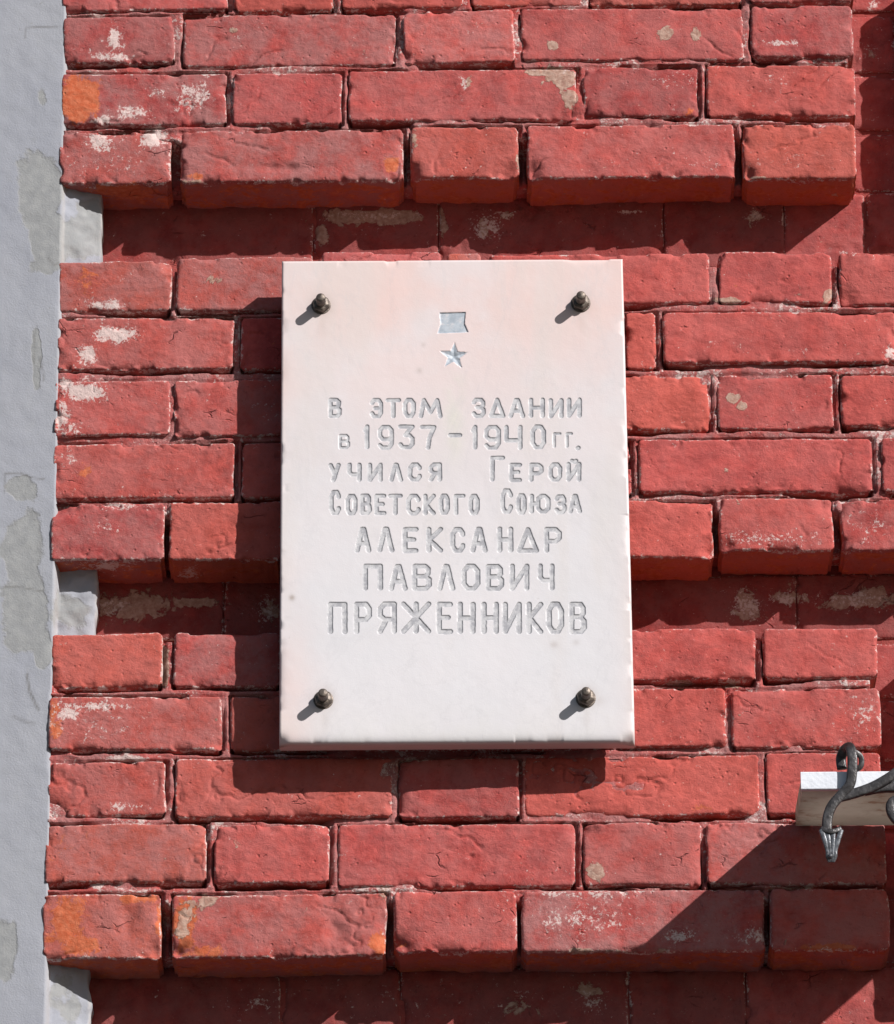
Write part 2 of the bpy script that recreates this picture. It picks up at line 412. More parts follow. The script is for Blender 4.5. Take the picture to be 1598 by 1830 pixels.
# rows of each block: (left, right, top, bottom) in the photograph, tint (hue, value, fade)
def tt(h, v, f): return (h, v, f)
BLOCKS = {
 'A': [
  [(112,408,-75,18,tt(.05,1.0,.5)),(420,597,-78,19),(611,828,-80,16),(843,1040,-82,10),(1052,1325,-85,8),(1338,1524,-88,4)],
  [(112,313,28,113,tt(.0,.82,.7)),(327,708,25,117,tt(.05,.9,.75)),(721,919,20,113),(931,1329,14,107,tt(.05,.98,.4)),(1342,1525,10,102,tt(.0,.92,.6))],
  [(108,405,130,222,tt(.0,.86,.9)),(416,610,131,222,tt(0,.96,.4)),(623,1031,124,215,tt(.05,1,.4)),(1043,1248,118,208,tt(.0,.85,.55)),(1262,1528,114,206,tt(.15,1.03,.2))],
  [(106,307,234,327,tt(.15,.88,.8)),(323,720,232,325,tt(.1,.92,.8)),(734,927,226,317,tt(.25,1,.3)),(944,1314,223,317,tt(.1,1.03,.4)),(1328,1530,221,320,tt(.3,1.02,.2))]],
 'B': [
  [(103,306,465,554,tt(.3,.9,.7)),(315,560,459,556,tt(.2,.9,.8)),(576,788,450,553),(800,860,451,550),(872,1269,452,543,tt(.1,1.05,.2)),(1285,1487,450,541,tt(.05,1.0,.2)),(1500,1700,449,545,tt(.1,.95,.2)),(1714,2100,447,540)],
  [(101,418,567,660,tt(.15,.96,.5)),(430,690,567,660),(704,1105,563,662),(1040+78,1172,558,660,tt(.2,1.08,.1)),(1185,1603,558,650,tt(.1,1.05,.2)),(1618,1815,556,648)],
  [(97,303,680,778,tt(.1,.97,.5)),(310,512,680,780,tt(.1,.97,.5)),(525,930,677,778),(945,1268,671,770,tt(.25,1.06,.1)),(1283,1489,670,767,tt(.05,.98,.3)),(1503,1700,669,763,tt(.1,1.04,.1)),(1714,2100,667,760)],
  [(95,420,791,889,tt(.15,1.0,.4)),(432,720,790,889),(735,1128,787,885),(1141,1559,784,880,tt(.05,1.05,.2)),(1575,1780,781,878,tt(0,.95,.2))],
  [(92,294,901,1001,tt(.0,.9,.65)),(303,505,898,1001,tt(.25,1.02,.2)),(518,900,896,999),(913,1100,894,998),(1112,1274,894,995,tt(.15,1.08,.1)),(1286,1490,890,984,tt(.1,1.0,.3)),(1503,1700,892,984,tt(.05,.96,.5)),(1714,2100,889,980)]],
 'C': [
  [(90,290,1131,1228,tt(.3,1.04,.25)),(310,500,1130,1228,tt(.05,.93,.7)),(512,910,1128,1225),(925,1350,1124,1216,tt(.1,1.06,.2)),(1363,1568,1122,1212,tt(.1,1.04,.2))],
  [(87,397,1245,1340,tt(.2,.98,.6)),(412,620,1242,1340),(632,1040,1240,1340),(1053,1297,1231,1336,tt(.15,1.06,.15)),(1308,1573,1230,1336,tt(.1,1.02,.3))],
  [(86,296,1360,1457,tt(.2,.95,.5)),(313,700,1356,1461,tt(.25,1.0,.3)),(713,928,1357,1462),(938,1357,1350,1457,tt(.2,1.08,.1)),(1370,1576,1346,1455,tt(.1,1.05,.15))],
  [(81,370,1472,1577,tt(.35,.93,.7)),(384,590,1473,1580,tt(.1,1.03,.3)),(603,1029,1472,1584,tt(.05,1.03,.35)),(1043,1256,1470,1582,tt(.1,.97,.5)),(1263,1584,1470,1580)],
  [(77,288,1598,1712,tt(.4,.92,.6)),(307,691,1597,1709,tt(.15,.96,.6)),(705,924,1592,1701,tt(.1,1.03,.4)),(932,1366,1590,1701,tt(.05,.95,.9)),(1376,1590,1588,1699)]],
 'A2': [
  [(1657,1860,-92,2),(1872,2260,-94,0)],[(1658,2050,8,99),(2064,2260,6,97)],[(1660,1860,112,204),(1874,2260,110,202)],[(1661,2060,220,318),(2074,2270,218,316)]],
 'C2': [
  [(1669,1870,1120,1210),(1884,2290,1118,1208)],[(1672,2080,1228,1333),(2094,2290,1226,1331)],[(1675,1880,1344,1453),(1894,2290,1342,1450)],[(1678,2080,1468,1578),(2094,2290,1466,1576)],[(1681,1885,1586,1697),(1899,2300,1584,1695)]],
}
MORT = []
for bn, rows in BLOCKS.items():
    for ri, row in enumerate(rows):
        last = ri == len(rows)-1
        for q in row:
            vis = q[0] < 1600
            make_brick(q[0], q[1], q[2], q[3], tint=q[4] if len(q) > 4 else None, nback=14 if last and vis else 3,
                       back=.0765 if last or ri == 0 else .062, pitch=.0015 if vis else .006)
    x0 = min(r[0][0] for r in rows); x1 = max(q[1] for r in rows for q in r)
    # painted bedding mortar of the block
    xa = W(x0+ (4 if bn in 'ABC' else 4), rows[len(rows)//2][0][2])[0] + .004
    xb = max(W(min(q[1] for q in [r[-1] for r in rows]), rows[len(rows)//2][0][2])[0] - .005, xa+.1)
    zt = W((x0+x1)/2, rows[0][0][2]+7)[2] - .003; zb = W(min(1500, (x0+x1)/2), min(q[3] for q in rows[-1]))[2] + .006
    pitch = .0016 if bn in 'ABC' else .006
    nu, nv = int((xb-xa)/pitch), int((zt-zb)/pitch)
    X, Z = np.meshgrid(np.linspace(xa, xb, nu), np.linspace(zb, zt, nv), indexing='ij')
    rec = .0052 + .0026*fbm(X*9, Z*30, X*0, 31, 3) + .0016*fbm(X*60, Z*90, X*0, 33, 3)
    rec = rec*.62 + .0016*fbm(X*24, Z*60, X*0, 36, 3) + .0012*sstep(.1, .5, vn(X*35, Z*90, X*0, 37)) - .0006
    for row in rows:
        for q in row:
            cy_ = (q[2]+q[3])/2; a_, b_ = W(q[0], cy_)[0], W(q[1], cy_)[0]; zb_ = W((q[0]+q[1])/2, q[3])[2]; zt_ = W((q[0]+q[1])/2, q[2])[2]
            i0, i1 = np.searchsorted(X[:, 0], [a_-.012, b_+.004]); j0, j1 = np.searchsorted(Z[0], [zb_-.013, zt_+.002])
            if i1 <= i0 or j1 <= j0: continue
            xx, zz = X[i0:i1, j0:j1], Z[i0:i1, j0:j1]
            gap = .0036 + .0040*vn(xx*14+q[0], zz*0, zz*0+q[2], 71) + .001*vn(xx*80, zz*90, zz*0, 72)
            below = sstep(gap+.0012, gap-.0012, zb_-zz)*sstep(a_-.001, a_+.002, xx)*sstep(b_+.001, b_-.003, xx)
            gl_ = .0014 + .0026*vn(zz*40, zz*0+q[0], zz*0, 73)
            left = sstep(gl_+.001, gl_-.001, a_-xx)*sstep(zb_-.002, zb_+.002, zz)*.28
            k_ = sstep(-.30, .12, fbm(xx*11, zz*6+q[2], zz*0, 74, 2))*.92+.08
            rec[i0:i1, j0:j1] += .021*np.maximum(below*k_, left*k_)
    last = rows[-1]
    zl = W((x0+x1)/2, last[0][2]+14)[2]
    rec += .030*sstep(zl+.004, zl-.012, Z)
    rec = np.clip(rec, .0003, .05)
    V, F, n = shell(X, Z, rec, GR+.002, 2)
    px, py = to_px(V)
    wear = np.stack([blobs(px, py, WHITE)*1.1, blobs(px, py, ORANGE)*.4, blobs(px, py, PALE)], -1)
    T = np.tile((.05, 1.0, 1.0), (len(V), 1)); wear[:, 0] = np.maximum(wear[:, 0], .20+.25*sstep(.0, .5, fbm(V[:, 0]*20, V[:, 2]*40, V[:, 1]*0, 81, 3)))
    m = mk('mortar', V, F, M_MORTAR, wall, loc=((xa+xb)/2, .01, (zt+zb)/2), attrs={'wear': wear, 'tint': T})

# bricks of the recessed courses and of the narrow channel on the right
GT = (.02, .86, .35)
WHITE += [(665,385,90,8,.5),(1350,385,18,10,.75),(1130,379,30,4,.8),(870,405,30,24,.65),(905,383,20,8,.7),(480,1090,26,26,.6),(1335,1082,32,28,.66),(1410,1070,46,11,.62),(1530,1072,70,16,.6),(200,1085,40,18,.5),(460,1790,60,30,.25),(1060,1790,30,30,.4),(900,1800,60,30,.25),(1560,100,20,20,.4),(1560,10,12,10,.6),(1555,230,20,20,.3),(720,1790,100,30,.2)]
PALE += [(660,388,92,15,1.0),(575,418,12,24,1.0),(790,395,9,30,.8),(868,402,22,26,.7),(905,385,16,9,.7),(1352,386,18,12,.65),(250,1080,66,26,1.0),(345,1077,50,9,.95),(188,1082,24,30,.75),(480,1088,24,24,.65),(1335,1084,30,28,.75),(1415,1070,44,13,.75),(1535,1072,70,18,.8),(1050,1770,26,30,.5),(930,1800,40,24,.35),(1556,95,16,16,.5)]
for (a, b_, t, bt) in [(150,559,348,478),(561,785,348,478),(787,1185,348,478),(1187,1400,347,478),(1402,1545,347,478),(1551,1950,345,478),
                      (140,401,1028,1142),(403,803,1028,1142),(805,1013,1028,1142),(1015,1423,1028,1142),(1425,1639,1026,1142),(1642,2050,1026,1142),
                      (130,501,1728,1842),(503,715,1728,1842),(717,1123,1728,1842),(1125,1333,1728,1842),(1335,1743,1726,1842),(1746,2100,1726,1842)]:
    make_brick(a, b_, t, bt, d=GR, back=.03, nback=1, pitch=.003, rough=1.1, tint=(GT if a in (1402, 1335, 1551) else (.03, .64, .45)), r=.0016)  # darker paint deepens the groove's shade; bricks reached by sun keep the lighter tint
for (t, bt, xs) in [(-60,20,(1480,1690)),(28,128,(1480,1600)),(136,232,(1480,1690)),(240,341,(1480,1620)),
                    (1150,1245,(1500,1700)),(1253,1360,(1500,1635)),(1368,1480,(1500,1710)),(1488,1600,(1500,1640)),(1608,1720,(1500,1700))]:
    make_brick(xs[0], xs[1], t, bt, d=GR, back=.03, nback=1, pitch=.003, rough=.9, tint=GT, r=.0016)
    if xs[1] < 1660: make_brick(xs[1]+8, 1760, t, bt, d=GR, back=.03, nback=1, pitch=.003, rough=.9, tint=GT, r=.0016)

# ------------------------------------------------------------------ grey plastered wall on the left
xs = np.concatenate([np.linspace(-3.0, -.66, 12), np.linspace(-.65, W(172, 900)[0], 110)])
ztop, zbot = W(0, -60)[2], W(0, 1890)[2]
zs = np.concatenate([np.linspace(0.0, zbot-.05, 10), np.linspace(zbot, ztop, 560), np.linspace(ztop+.05, 7.5, 10)])
X, Z = np.meshgrid(xs, zs, indexing='ij')
xe = EDGE_X + .0035 + .0012*vn(Z*30, Z*0, Z*0, 41)
step = sstep(-.0004, .0012, X-xe)
Y = .0018 + .0007*fbm(X*14, Z*9, X*0, 43, 3) + .0003*fbm(X*70, Z*70, X*0, 44, 3)
deep = .029 + .0020*fbm(X*40, Z*40, X*0, 45, 2)
zg1 = W(130, 420)[2]
fr = np.clip((X-xe)/.038, 0, 1)
g1 = sstep(W(0, 640)[2], W(0, 560)[2], Z); g3 = sstep(W(0, 1500)[2], W(0, 1600)[2], Z)
deep = deep*(1-g1-g3) + g1*(.011+.016*fr) + g3*(.020+.018*fr)
slope = fr*.003*(1-g1-g3)
Y = Y*(1-step) + (deep+slope)*step
fray = .0012*sstep(-.008, 0, X-xe)*(1-step)*sstep(-.2, .5, vn(Z*45, X*30, X*0, 47))
Y += fray*.4
tail = np.exp(-(xs[-1]-X)/.012)
X = X + tail*(.0022*vn(Z*38, Z*0, Z*0, 48)+.0010*vn(Z*130, Z*0, Z*0, 49)); Y = Y + step*(.0028*fbm(X*55, Z*48, X*0, 50, 3)) + .004*tail*tail
V, F, n = shell(X, Z, Y, .10, 3)
px, py = to_px(V)
PG = [(72,340,46,80,.95),(90,430,40,70,.9),(150,420,60,70,.7),(40,990,42,95,.85),(45,1090,45,90,.95),(120,1090,50,60,.6),(38,870,34,34,.7),(75,1160,20,50,.8),(70,90,30,60,.35),(75,170,18,30,.6),(65,640,12,60,.75),(10,1690,28,70,.85),(110,1790,50,60,.5),(60,480,30,40,.5),(25,1500,30,90,.3)]
def line_mark(px, py, pts, w):
    r = np.zeros_like(px)
    for (ax, ay), (bx, by) in zip(pts[:-1], pts[1:]):
        dx, dy = bx-ax, by-ay
        t = np.clip(((px-ax)*dx+(py-ay)*dy)/(dx*dx+dy*dy), 0, 1)
        dd = np.hypot(px-ax-t*dx, py-ay-t*dy)
        r = np.maximum(r, np.exp(-(dd/w)**2))
    return r
crk = np.zeros_like(px)
for pts, w_, s_ in [([(45,50),(70,48),(104,49)], 1.5, .6), ([(45,50),(45,68)], 1.5, .4), ([(48,1205),(53,1235),(62,1255),(69,1268)], 2.4, .75),
                ([(24,1280),(40,1288),(62,1293)], 2.6, .35), ([(10,846),(35,845),(60,854),(78,856)], 1.6, .6), ([(10,846),(8,880)], 1.3, .4),
                ([(72,640),(77,665),(78,680)], 1.8, .55), ([(0,1048),(40,1050),(85,1058)], 1.6, .5), ([(85,460),(98,475),(104,470)], 2, .5), ([(60,585),(63,620),(60,650)], 1.5, .4)]:
    crk = np.maximum(crk, s_*line_mark(px, py, pts, w_))
xeV = EDGE_X+.0035
rim = np.exp(-((V[:, 0]-xeV-.0005)/.0016)**2)*.55
rightrim = np.exp(-((V[:, 0]-xs[-1])/.0014)**2)*.8
plw = empty('plastered_wall', (EDGE_X-.5, 0, 0), 'smooth pale blue grey plastered wall with patched stains, left of the red bricks', 'wall')
wear = np.stack([blobs(px, py, PG), crk, np.maximum(rim, rightrim)], -1)
o = mk('plaster_face', V, F, M_PLASTER, None, loc=(EDGE_X-.5, 0, 0), attrs={'wear': wear}); child(o, plw)

# ------------------------------------------------------------------ memorial plaque
PD = 0.048; PT = 0.022
TL, TR, BL, BR = [W(*p, -PD) for p in ((504,466),(1113,466),(499,1329),(1135,1329))]
proot = empty('memorial_plaque', ((BL[0]+BR[0])/2, -PD+PT, BL[2]), 'white marble memorial plaque with engraved inscription and medal, bolted onto the red brick wall', 'plaque')
G = {
 'В': [[(0,0),(0,1),(.7,1),(.92,.87),(.92,.66),(.72,.54),(0,.54)],[(.72,.54),(1,.4),(1,.14),(.75,0),(0,0)]],
 'Э': [[(0,.82),(.2,1),(.75,1),(1,.8),(1,.2),(.75,0),(.2,0),(0,.18)],[(1,.5),(.35,.5)]],
 'Т': [[(0,1),(1,1)],[(.5,1),(.5,0)]],
 'О': [[(.28,0),(0,.22),(0,.78),(.28,1),(.72,1),(1,.78),(1,.22),(.72,0),(.28,0)]],
 'М': [[(0,0),(.16,1),(.5,.25),(.84,1),(1,0)]],
 'З': [[(0,.84),(.2,1),(.75,1),(.95,.85),(.95,.66),(.72,.53),(.35,.53)],[(.72,.53),(1,.38),(1,.16),(.75,0),(.2,0),(0,.16)]],
 'Д': [[(0,0),(.5,1),(1,0),(0,0)]],
 'А': [[(0,0),(.42,1),(.58,1),(1,0)],[(.17,.33),(.83,.33)]],
 'Н': [[(0,0),(0,1)],[(1,0),(1,1)],[(0,.5),(1,.5)]],
 'И': [[(0,1),(0,0),(1,1),(1,0)]],
 'Й': [[(0,1),(0,0),(1,1),(1,0)],[(.3,1.2),(.5,1.13),(.7,1.2)]],
 'У': [[(0,1),(.5,.38)],[(1,1),(.35,0)]],
 'Ч': [[(0,1),(0,.5),(.25,.36),(1,.36)],[(1,1),(1,0)]],
 'Л': [[(0,0),(.42,1),(.58,1),(1,0)]],
 'С': [[(1,.76),(1,.82),(.75,1),(.28,1),(0,.78),(0,.22),(.28,0),(.75,0),(1,.18),(1,.24)]],
 'Я': [[(1,0),(1,1),(.3,1),(0,.84),(0,.58),(.3,.44),(1,.44)],[(.45,.44),(0,0)]],
 'Г': [[(0,0),(0,1),(1,1)]],
 'Е': [[(1,0),(0,0),(0,1),(1,1)],[(0,.52),(.8,.52)]],
 'Р': [[(0,0),(0,1),(.72,1),(1,.84),(1,.58),(.72,.44),(0,.44)]],
 'К': [[(0,0),(0,1)],[(1,1),(.05,.5),(1,0)]],
 'Ю': [[(0,0),(0,1)],[(0,.5),(.38,.5)],[(.58,0),(.38,.2),(.38,.8),(.58,1),(.8,1),(1,.8),(1,.2),(.8,0),(.58,0)]],
 'П': [[(0,0),(0,1),(1,1),(1,0)]],
 'Ж': [[(.5,0),(.5,1)],[(0,1),(.5,.5),(0,0)],[(1,1),(.5,.5),(1,0)]],
 '1': [[(0,.82),(.7,1),(.7,0)]],
 '9': [[(1,.5),(.75,.4),(.25,.4),(0,.55),(0,.84),(.25,1),(.75,1),(1,.84),(1,.2),(.75,0),(.2,0),(0,.12)]],
 '3': [[(0,1),(1,1),(.42,.6),(.75,.58),(1,.42),(1,.16),(.75,0),(.2,0),(0,.14)]],
 '7': [[(0,1),(1,1),(.62,.5),(.5,0)]],
 '4': [[(0,1),(0,.36),(1,.36)],[(1,1),(1,0)]],
 '-': [[(0,.5),(1,.5)]],
 '.': [[(0,0),(1,.3)]],
}
LINES = [
 ('В этом здании', 711,747, [('В',587,610),('Э',661,684),('Т',689,716),('О',721,743),('М',748,790),('З',843,867),('Д',874,903),('А',909,938),('Н',946,974),('И',981,1007),('И',1013,1039)], 2.7),
 ('в 1937 - 1940 гг.', 759,803, [('В',605,625,776,803),('1',649,661),('9',676,704),('3',712,741),('7',750,779),('-',801,826,757,797),('1',842,854),('9',866,895),('4',901,933),('О',948,975),('Г',988,1003,773,801),('Г',1011,1024,773,801),('.',1029,1030,798,801)], 2.7),
 ('учился Герой', 827,861, [('У',588,609),('Ч',621,646),('И',657,683),('Л',696,720),('С',729,753),('Я',766,789),('Г',876,902,814,860),('Е',911,933),('Р',946,971),('О',981,1005),('Й',1013,1039,825,860)], 2.7),
 ('Советского Союза', 882,920, [('С',589,609,875,920),('О',617,638),('В',644,664),('Е',669,690),('Т',694,720),('С',726,751),('К',757,779),('О',785,804),('Г',811,831),('О',838,857),('С',895,916,873,918),('О',923,941),('Ю',947,984,883,918),('З',991,1012,883,918),('А',1016,1040,883,918)], 2.7),
 ('Александр', 942,987, [('А',634,662),('Л',675,704),('Е',720,747),('К',763,791),('С',806,831),('А',842,871),('Н',889,916),('Д',924,962),('Р',973,1003)], 3.0),
 ('Павлович', 1008,1055, [('П',650,684),('А',696,728),('В',738,771),('Л',782,812),('О',825,857),('В',869,900),('И',912,945),('Ч',962,990)], 3.0),
 ('Пряженников', 1076,1132, [('П',587,620),('Р',633,663),('Я',676,708),('Ж',718,770),('Е',781,808),('Н',819,849),('Н',861,890),('И',899,931),('К',942,970),('О',978,1007),('В',1018,1047)], 3.15)]
fx0, fx1 = W(572, 900, -PD)[0], W(1062, 900, -PD)[0]
fz1, fz0 = W(800, 548, -PD)[2], W(800, 1145, -PD)[2]
x_l, x_r = min(TL[0], BL[0]), max(TR[0], BR[0]); z_b, z_t = BL[2], TL[2]
uu = np.concatenate([np.linspace(x_l, fx0, 30)[:-1], np.arange(fx0, fx1, .00062), np.linspace(fx1, x_r, 30)[1:]])
vv = np.concatenate([np.linspace(z_b, fz0, 70)[:-1], np.arange(fz0, fz1, .00062), np.linspace(fz1, z_t, 36)[1:]])
X, Z = np.meshgrid(uu, vv, indexing='ij')
owner = np.zeros(X.shape, dtype=np.int16); Dp = np.zeros(X.shape); edgec = np.zeros(X.shape)
def cutseg(a, b, w, best, fac=1.0):
    i0, i1 = np.searchsorted(uu, [min(a[0], b[0])-.006, max(a[0], b[0])+.006])
    j0, j1 = np.searchsorted(vv, [min(a[1], b[1])-.006, max(a[1], b[1])+.006])
    xx, zz = X[i0:i1, j0:j1], Z[i0:i1, j0:j1]
    dx, dz = b[0]-a[0], b[1]-a[1]
    t = np.clip(((xx-a[0])*dx+(zz-a[1])*dz)/max(dx*dx+dz*dz, 1e-12), 0, 1)
    dd = np.hypot(xx-a[0]-t*dx, zz-a[1]-t*dz)*fac
    best[i0:i1, j0:j1] = np.minimum(best[i0:i1, j0:j1], dd)
rl = random.Random(5)
for li, (_, yt, yb, gl, hw) in enumerate(LINES):
    best = np.full(X.shape, 1.0); w = hw*.001; near = np.full(X.shape, 9.0); gid = np.zeros(X.shape, dtype=np.int16)
    for gi, g in enumerate(gl):
        prev = best.copy()
        ch, a, b = g[:3]; y1, y2 = (g[3], g[4]) if len(g) > 3 else (yt, yb)
        jx, jy = rl.uniform(-.6, .6), rl.uniform(-.6, .6)
        ins = 3.6
        small = (y2-y1 < 31 and ch not in '-.'); fac = 1.45 if small else 1.0; ins_ = 2.6 if small else ins
        for st in G[ch]:
            P = []
            for (u, v_) in st:
                p = W(a+ins_+jx+(b-a-2*ins_ if b-a > 8 else b-a)*u, y2-ins_+jy-(y2-y1-2*ins_)*v_ if ch != '.' else y2-3*v_, -PD); P.append((p[0], p[2]))
            for p, q in zip(P[:-1], P[1:]): cutseg(p, q, w, best, fac)
        gid[best < prev] = (li+1)*20 + gi
    wob = .00028*vn(X*260, Z*260, X*0, 61)
    prof = sstep(w+.0002, w-.0011, best+wob)
    Dp = np.maximum(Dp, prof*.00085)
    m_ = best < w+.0003; owner[m_] = gid[m_]
    e = np.exp(-((best+wob-(w-.0005))/.0006)**2); edgec = np.maximum(edgec, e)
# medal: ribbon bar and five-pointed star, cut with sloping facets
rib = [W(*p, -PD) for p in ((785,558),(833,557),(831,578),(838,594),(781,596),(787,578))]
def inpoly(xx, zz, P):
    c = np.zeros(xx.shape, bool); n = len(P)
    dmin = np.full(xx.shape, 1.0)
    for i in range(n):
        x1, z1 = P[i][0], P[i][-1]; x2, z2 = P[(i+1) % n][0], P[(i+1) % n][-1]
        cond = ((z1 > zz) != (z2 > zz)) & (xx < (x2-x1)*(zz-z1)/(z2-z1+1e-12)+x1); c ^= cond
        t = np.clip(((xx-x1)*(x2-x1)+(zz-z1)*(z2-z1))/((x2-x1)**2+(z2-z1)**2), 0, 1)
        dmin = np.minimum(dmin, np.hypot(xx-x1-t*(x2-x1), zz-z1-t*(z2-z1)))
    return c, dmin
i0, i1 = np.searchsorted(uu, [W(770,600,-PD)[0], W(850,600,-PD)[0]]); j0, j1 = np.searchsorted(vv, [W(800,672,-PD)[2], fz1])
xx, zz = X[i0:i1, j0:j1], Z[i0:i1, j0:j1]
c, dm = inpoly(xx, zz, rib)
Dp[i0:i1, j0:j1] = np.where(c, .0012*sstep(0, .001, dm), Dp[i0:i1, j0:j1]); owner[i0:i1, j0:j1][c] = 8
sc_ = W(811, 636, -PD); Rr = .0172; star = []
for k in range(10):
    rr = Rr if k % 2 == 0 else Rr*.42
    an = math.pi/2 + k*math.pi/5 - .06
    star.append((sc_[0]+rr*math.cos(an), 0, sc_[2]+rr*math.sin(an)*1.04))
c, dm = inpoly(xx, zz, star)
Dp[i0:i1, j0:j1] = np.where(c, np.minimum(.0003+dm*.36+.0003*vn(xx*300, zz*300, xx*0, 68), .0026), Dp[i0:i1, j0:j1]); owner[i0:i1, j0:j1][c] = 9
# slab outline follows the photographed quadrilateral
tz = (Z-z_b)/(z_t-z_b)
xl = BL[0]*(1-tz)+TL[0]*tz; xr = BR[0]*(1-tz)+TR[0]*tz
sx = (X-x_l)/(x_r-x_l); Xs = X.copy()
marg = .03
wl = np.clip(1-(X-x_l)/marg, 0, 1); wr_ = np.clip(1-(x_r-X)/marg, 0, 1)
Xs += (xl-x_l)*wl + (xr-x_r)*wr_
e = np.minimum(np.minimum(X-x_l, x_r-X), np.minimum(Z-z_b, z_t-Z))
Yp = -PD + Dp + .0016*np.clip(1-e/.0016, 0, 1)**2 + .0006*fbm(X*6, Z*6, X*0, 65, 2) + .0022*sstep(.2, .7, fbm(X*50, Z*50, X*0, 66, 2))*np.exp(-e/.003)
Yp += .008*np.exp(-((X-x_r)/.010)**2-((Z-z_b)/.007)**2) + .006*np.exp(-((X-x_l)/.007)**2-((Z-z_b)/.008)**2)
# worn lower edge
Yp += .0035*np.exp(-(Z-z_b)/.0035)
nu, nv = X.shape
FA = grid_faces(nu, nv)
V0 = np.stack([Xs, Yp, Z], -1).reshape(-1, 3)
own = owner.reshape(-1); fo = own[FA]; fown = np.where((fo > 0).all(1), fo.max(1), 0)
px, py = to_px(V0)
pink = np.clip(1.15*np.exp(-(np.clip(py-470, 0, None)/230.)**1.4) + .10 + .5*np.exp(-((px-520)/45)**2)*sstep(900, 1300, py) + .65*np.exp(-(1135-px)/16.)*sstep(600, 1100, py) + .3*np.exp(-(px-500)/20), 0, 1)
tan_ = np.clip(.8*np.exp(-((px-812)/16)**2)*sstep(655, 690, py)*sstep(860, 760, py) + .2*sstep(1240, 1330, py), 0, 1)
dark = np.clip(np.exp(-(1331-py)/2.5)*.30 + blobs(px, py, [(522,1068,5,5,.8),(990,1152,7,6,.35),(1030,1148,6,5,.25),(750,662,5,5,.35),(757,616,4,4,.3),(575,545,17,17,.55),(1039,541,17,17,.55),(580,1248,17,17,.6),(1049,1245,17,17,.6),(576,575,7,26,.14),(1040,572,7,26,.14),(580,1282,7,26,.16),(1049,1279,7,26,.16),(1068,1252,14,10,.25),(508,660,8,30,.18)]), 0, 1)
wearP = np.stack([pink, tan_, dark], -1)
wearL = np.stack([edgec.reshape(-1)]*3, -1)
def sub(name, sel, mat, wr, loc):
    f = FA[sel]; ids, inv = np.unique(f, return_inverse=True)
    o = mk(name, V0[ids], inv.reshape(-1, 4), mat, None, loc=loc, attrs={'wear': wr[ids]}); child(o, proot); return o
# slab: engraved cells left out of the face, closed sides and back
ring_loc = (TARGET[0], -PD, TARGET[2])
selS = fown == 0
idx = np.arange(nu*nv).reshape(nu, nv)
ring = np.concatenate([idx[:-1, 0], idx[-1, :-1], idx[1:, -1][::-1], idx[0, 1:][::-1]])
f = FA[selS]; ids, inv = np.unique(np.concatenate([f.ravel(), ring]), return_inverse=True)
fS = inv[:f.size].reshape(-1, 4); rS = inv[f.size:]
vS = V0[ids]; wS = wearP[ids]; n = len(rS); b0 = len(vS)
for k in (1, 2, 3):
    p = V0[ring].copy(); p[:, 1] = p[:, 1]*(1-k/3) + (-PD+PT)*k/3
    vS = np.concatenate([vS, p]); wS = np.concatenate([wS, np.tile((.45, .5, .10), (n, 1))])
    cur = np.arange(b0, b0+n); b0 += n
    fS = np.concatenate([fS, np.stack([rS, cur, np.roll(cur, -1), np.roll(rS, -1)], -1)]); rS = cur
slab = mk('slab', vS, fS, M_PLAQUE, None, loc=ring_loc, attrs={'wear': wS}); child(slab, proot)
v, f = box_mesh(x_l+.004, x_r-.006, -PD+PT-.0005-.004, -PD+PT-.0015, z_b+.002, z_t-.002)
o = mk('backing_sheet', v, f, M_PLAQUE, None, loc=ring_loc, attrs={'wear': np.tile((.3, .3, .2), (8, 1))}, smooth=False); child(o, proot)
for li, L in enumerate(LINES):
    lg = L[3][0]; c0 = W(lg[1], L[2], -PD); c1 = W(L[3][-1][2], L[2], -PD)
    ln = bpy.data.objects.new('inscription_line', None); COL.objects.link(ln)
    ln.location = Vector([float(v) for v in (c0+c1)/2]); lw = ln.location.copy(); child(ln, proot)
    for gi, g in enumerate(L[3]):
        sel = fown == (li+1)*20+gi
        if sel.any():
            f_ = FA[sel]; cc = V0[np.unique(f_)].mean(0)
            o = sub('letter', sel, M_LETTER, wearL, cc); o.parent = ln; o.location = Vector([float(v) for v in cc]) - lw
    ln['label'] = 'engraved grey Cyrillic letters reading "%s"' % L[0]
sub('medal_ribbon', fown == 8, M_EMBLEM, wearL, ring_loc)
sub('medal_star', fown == 9, M_EMBLEM, wearL, ring_loc)

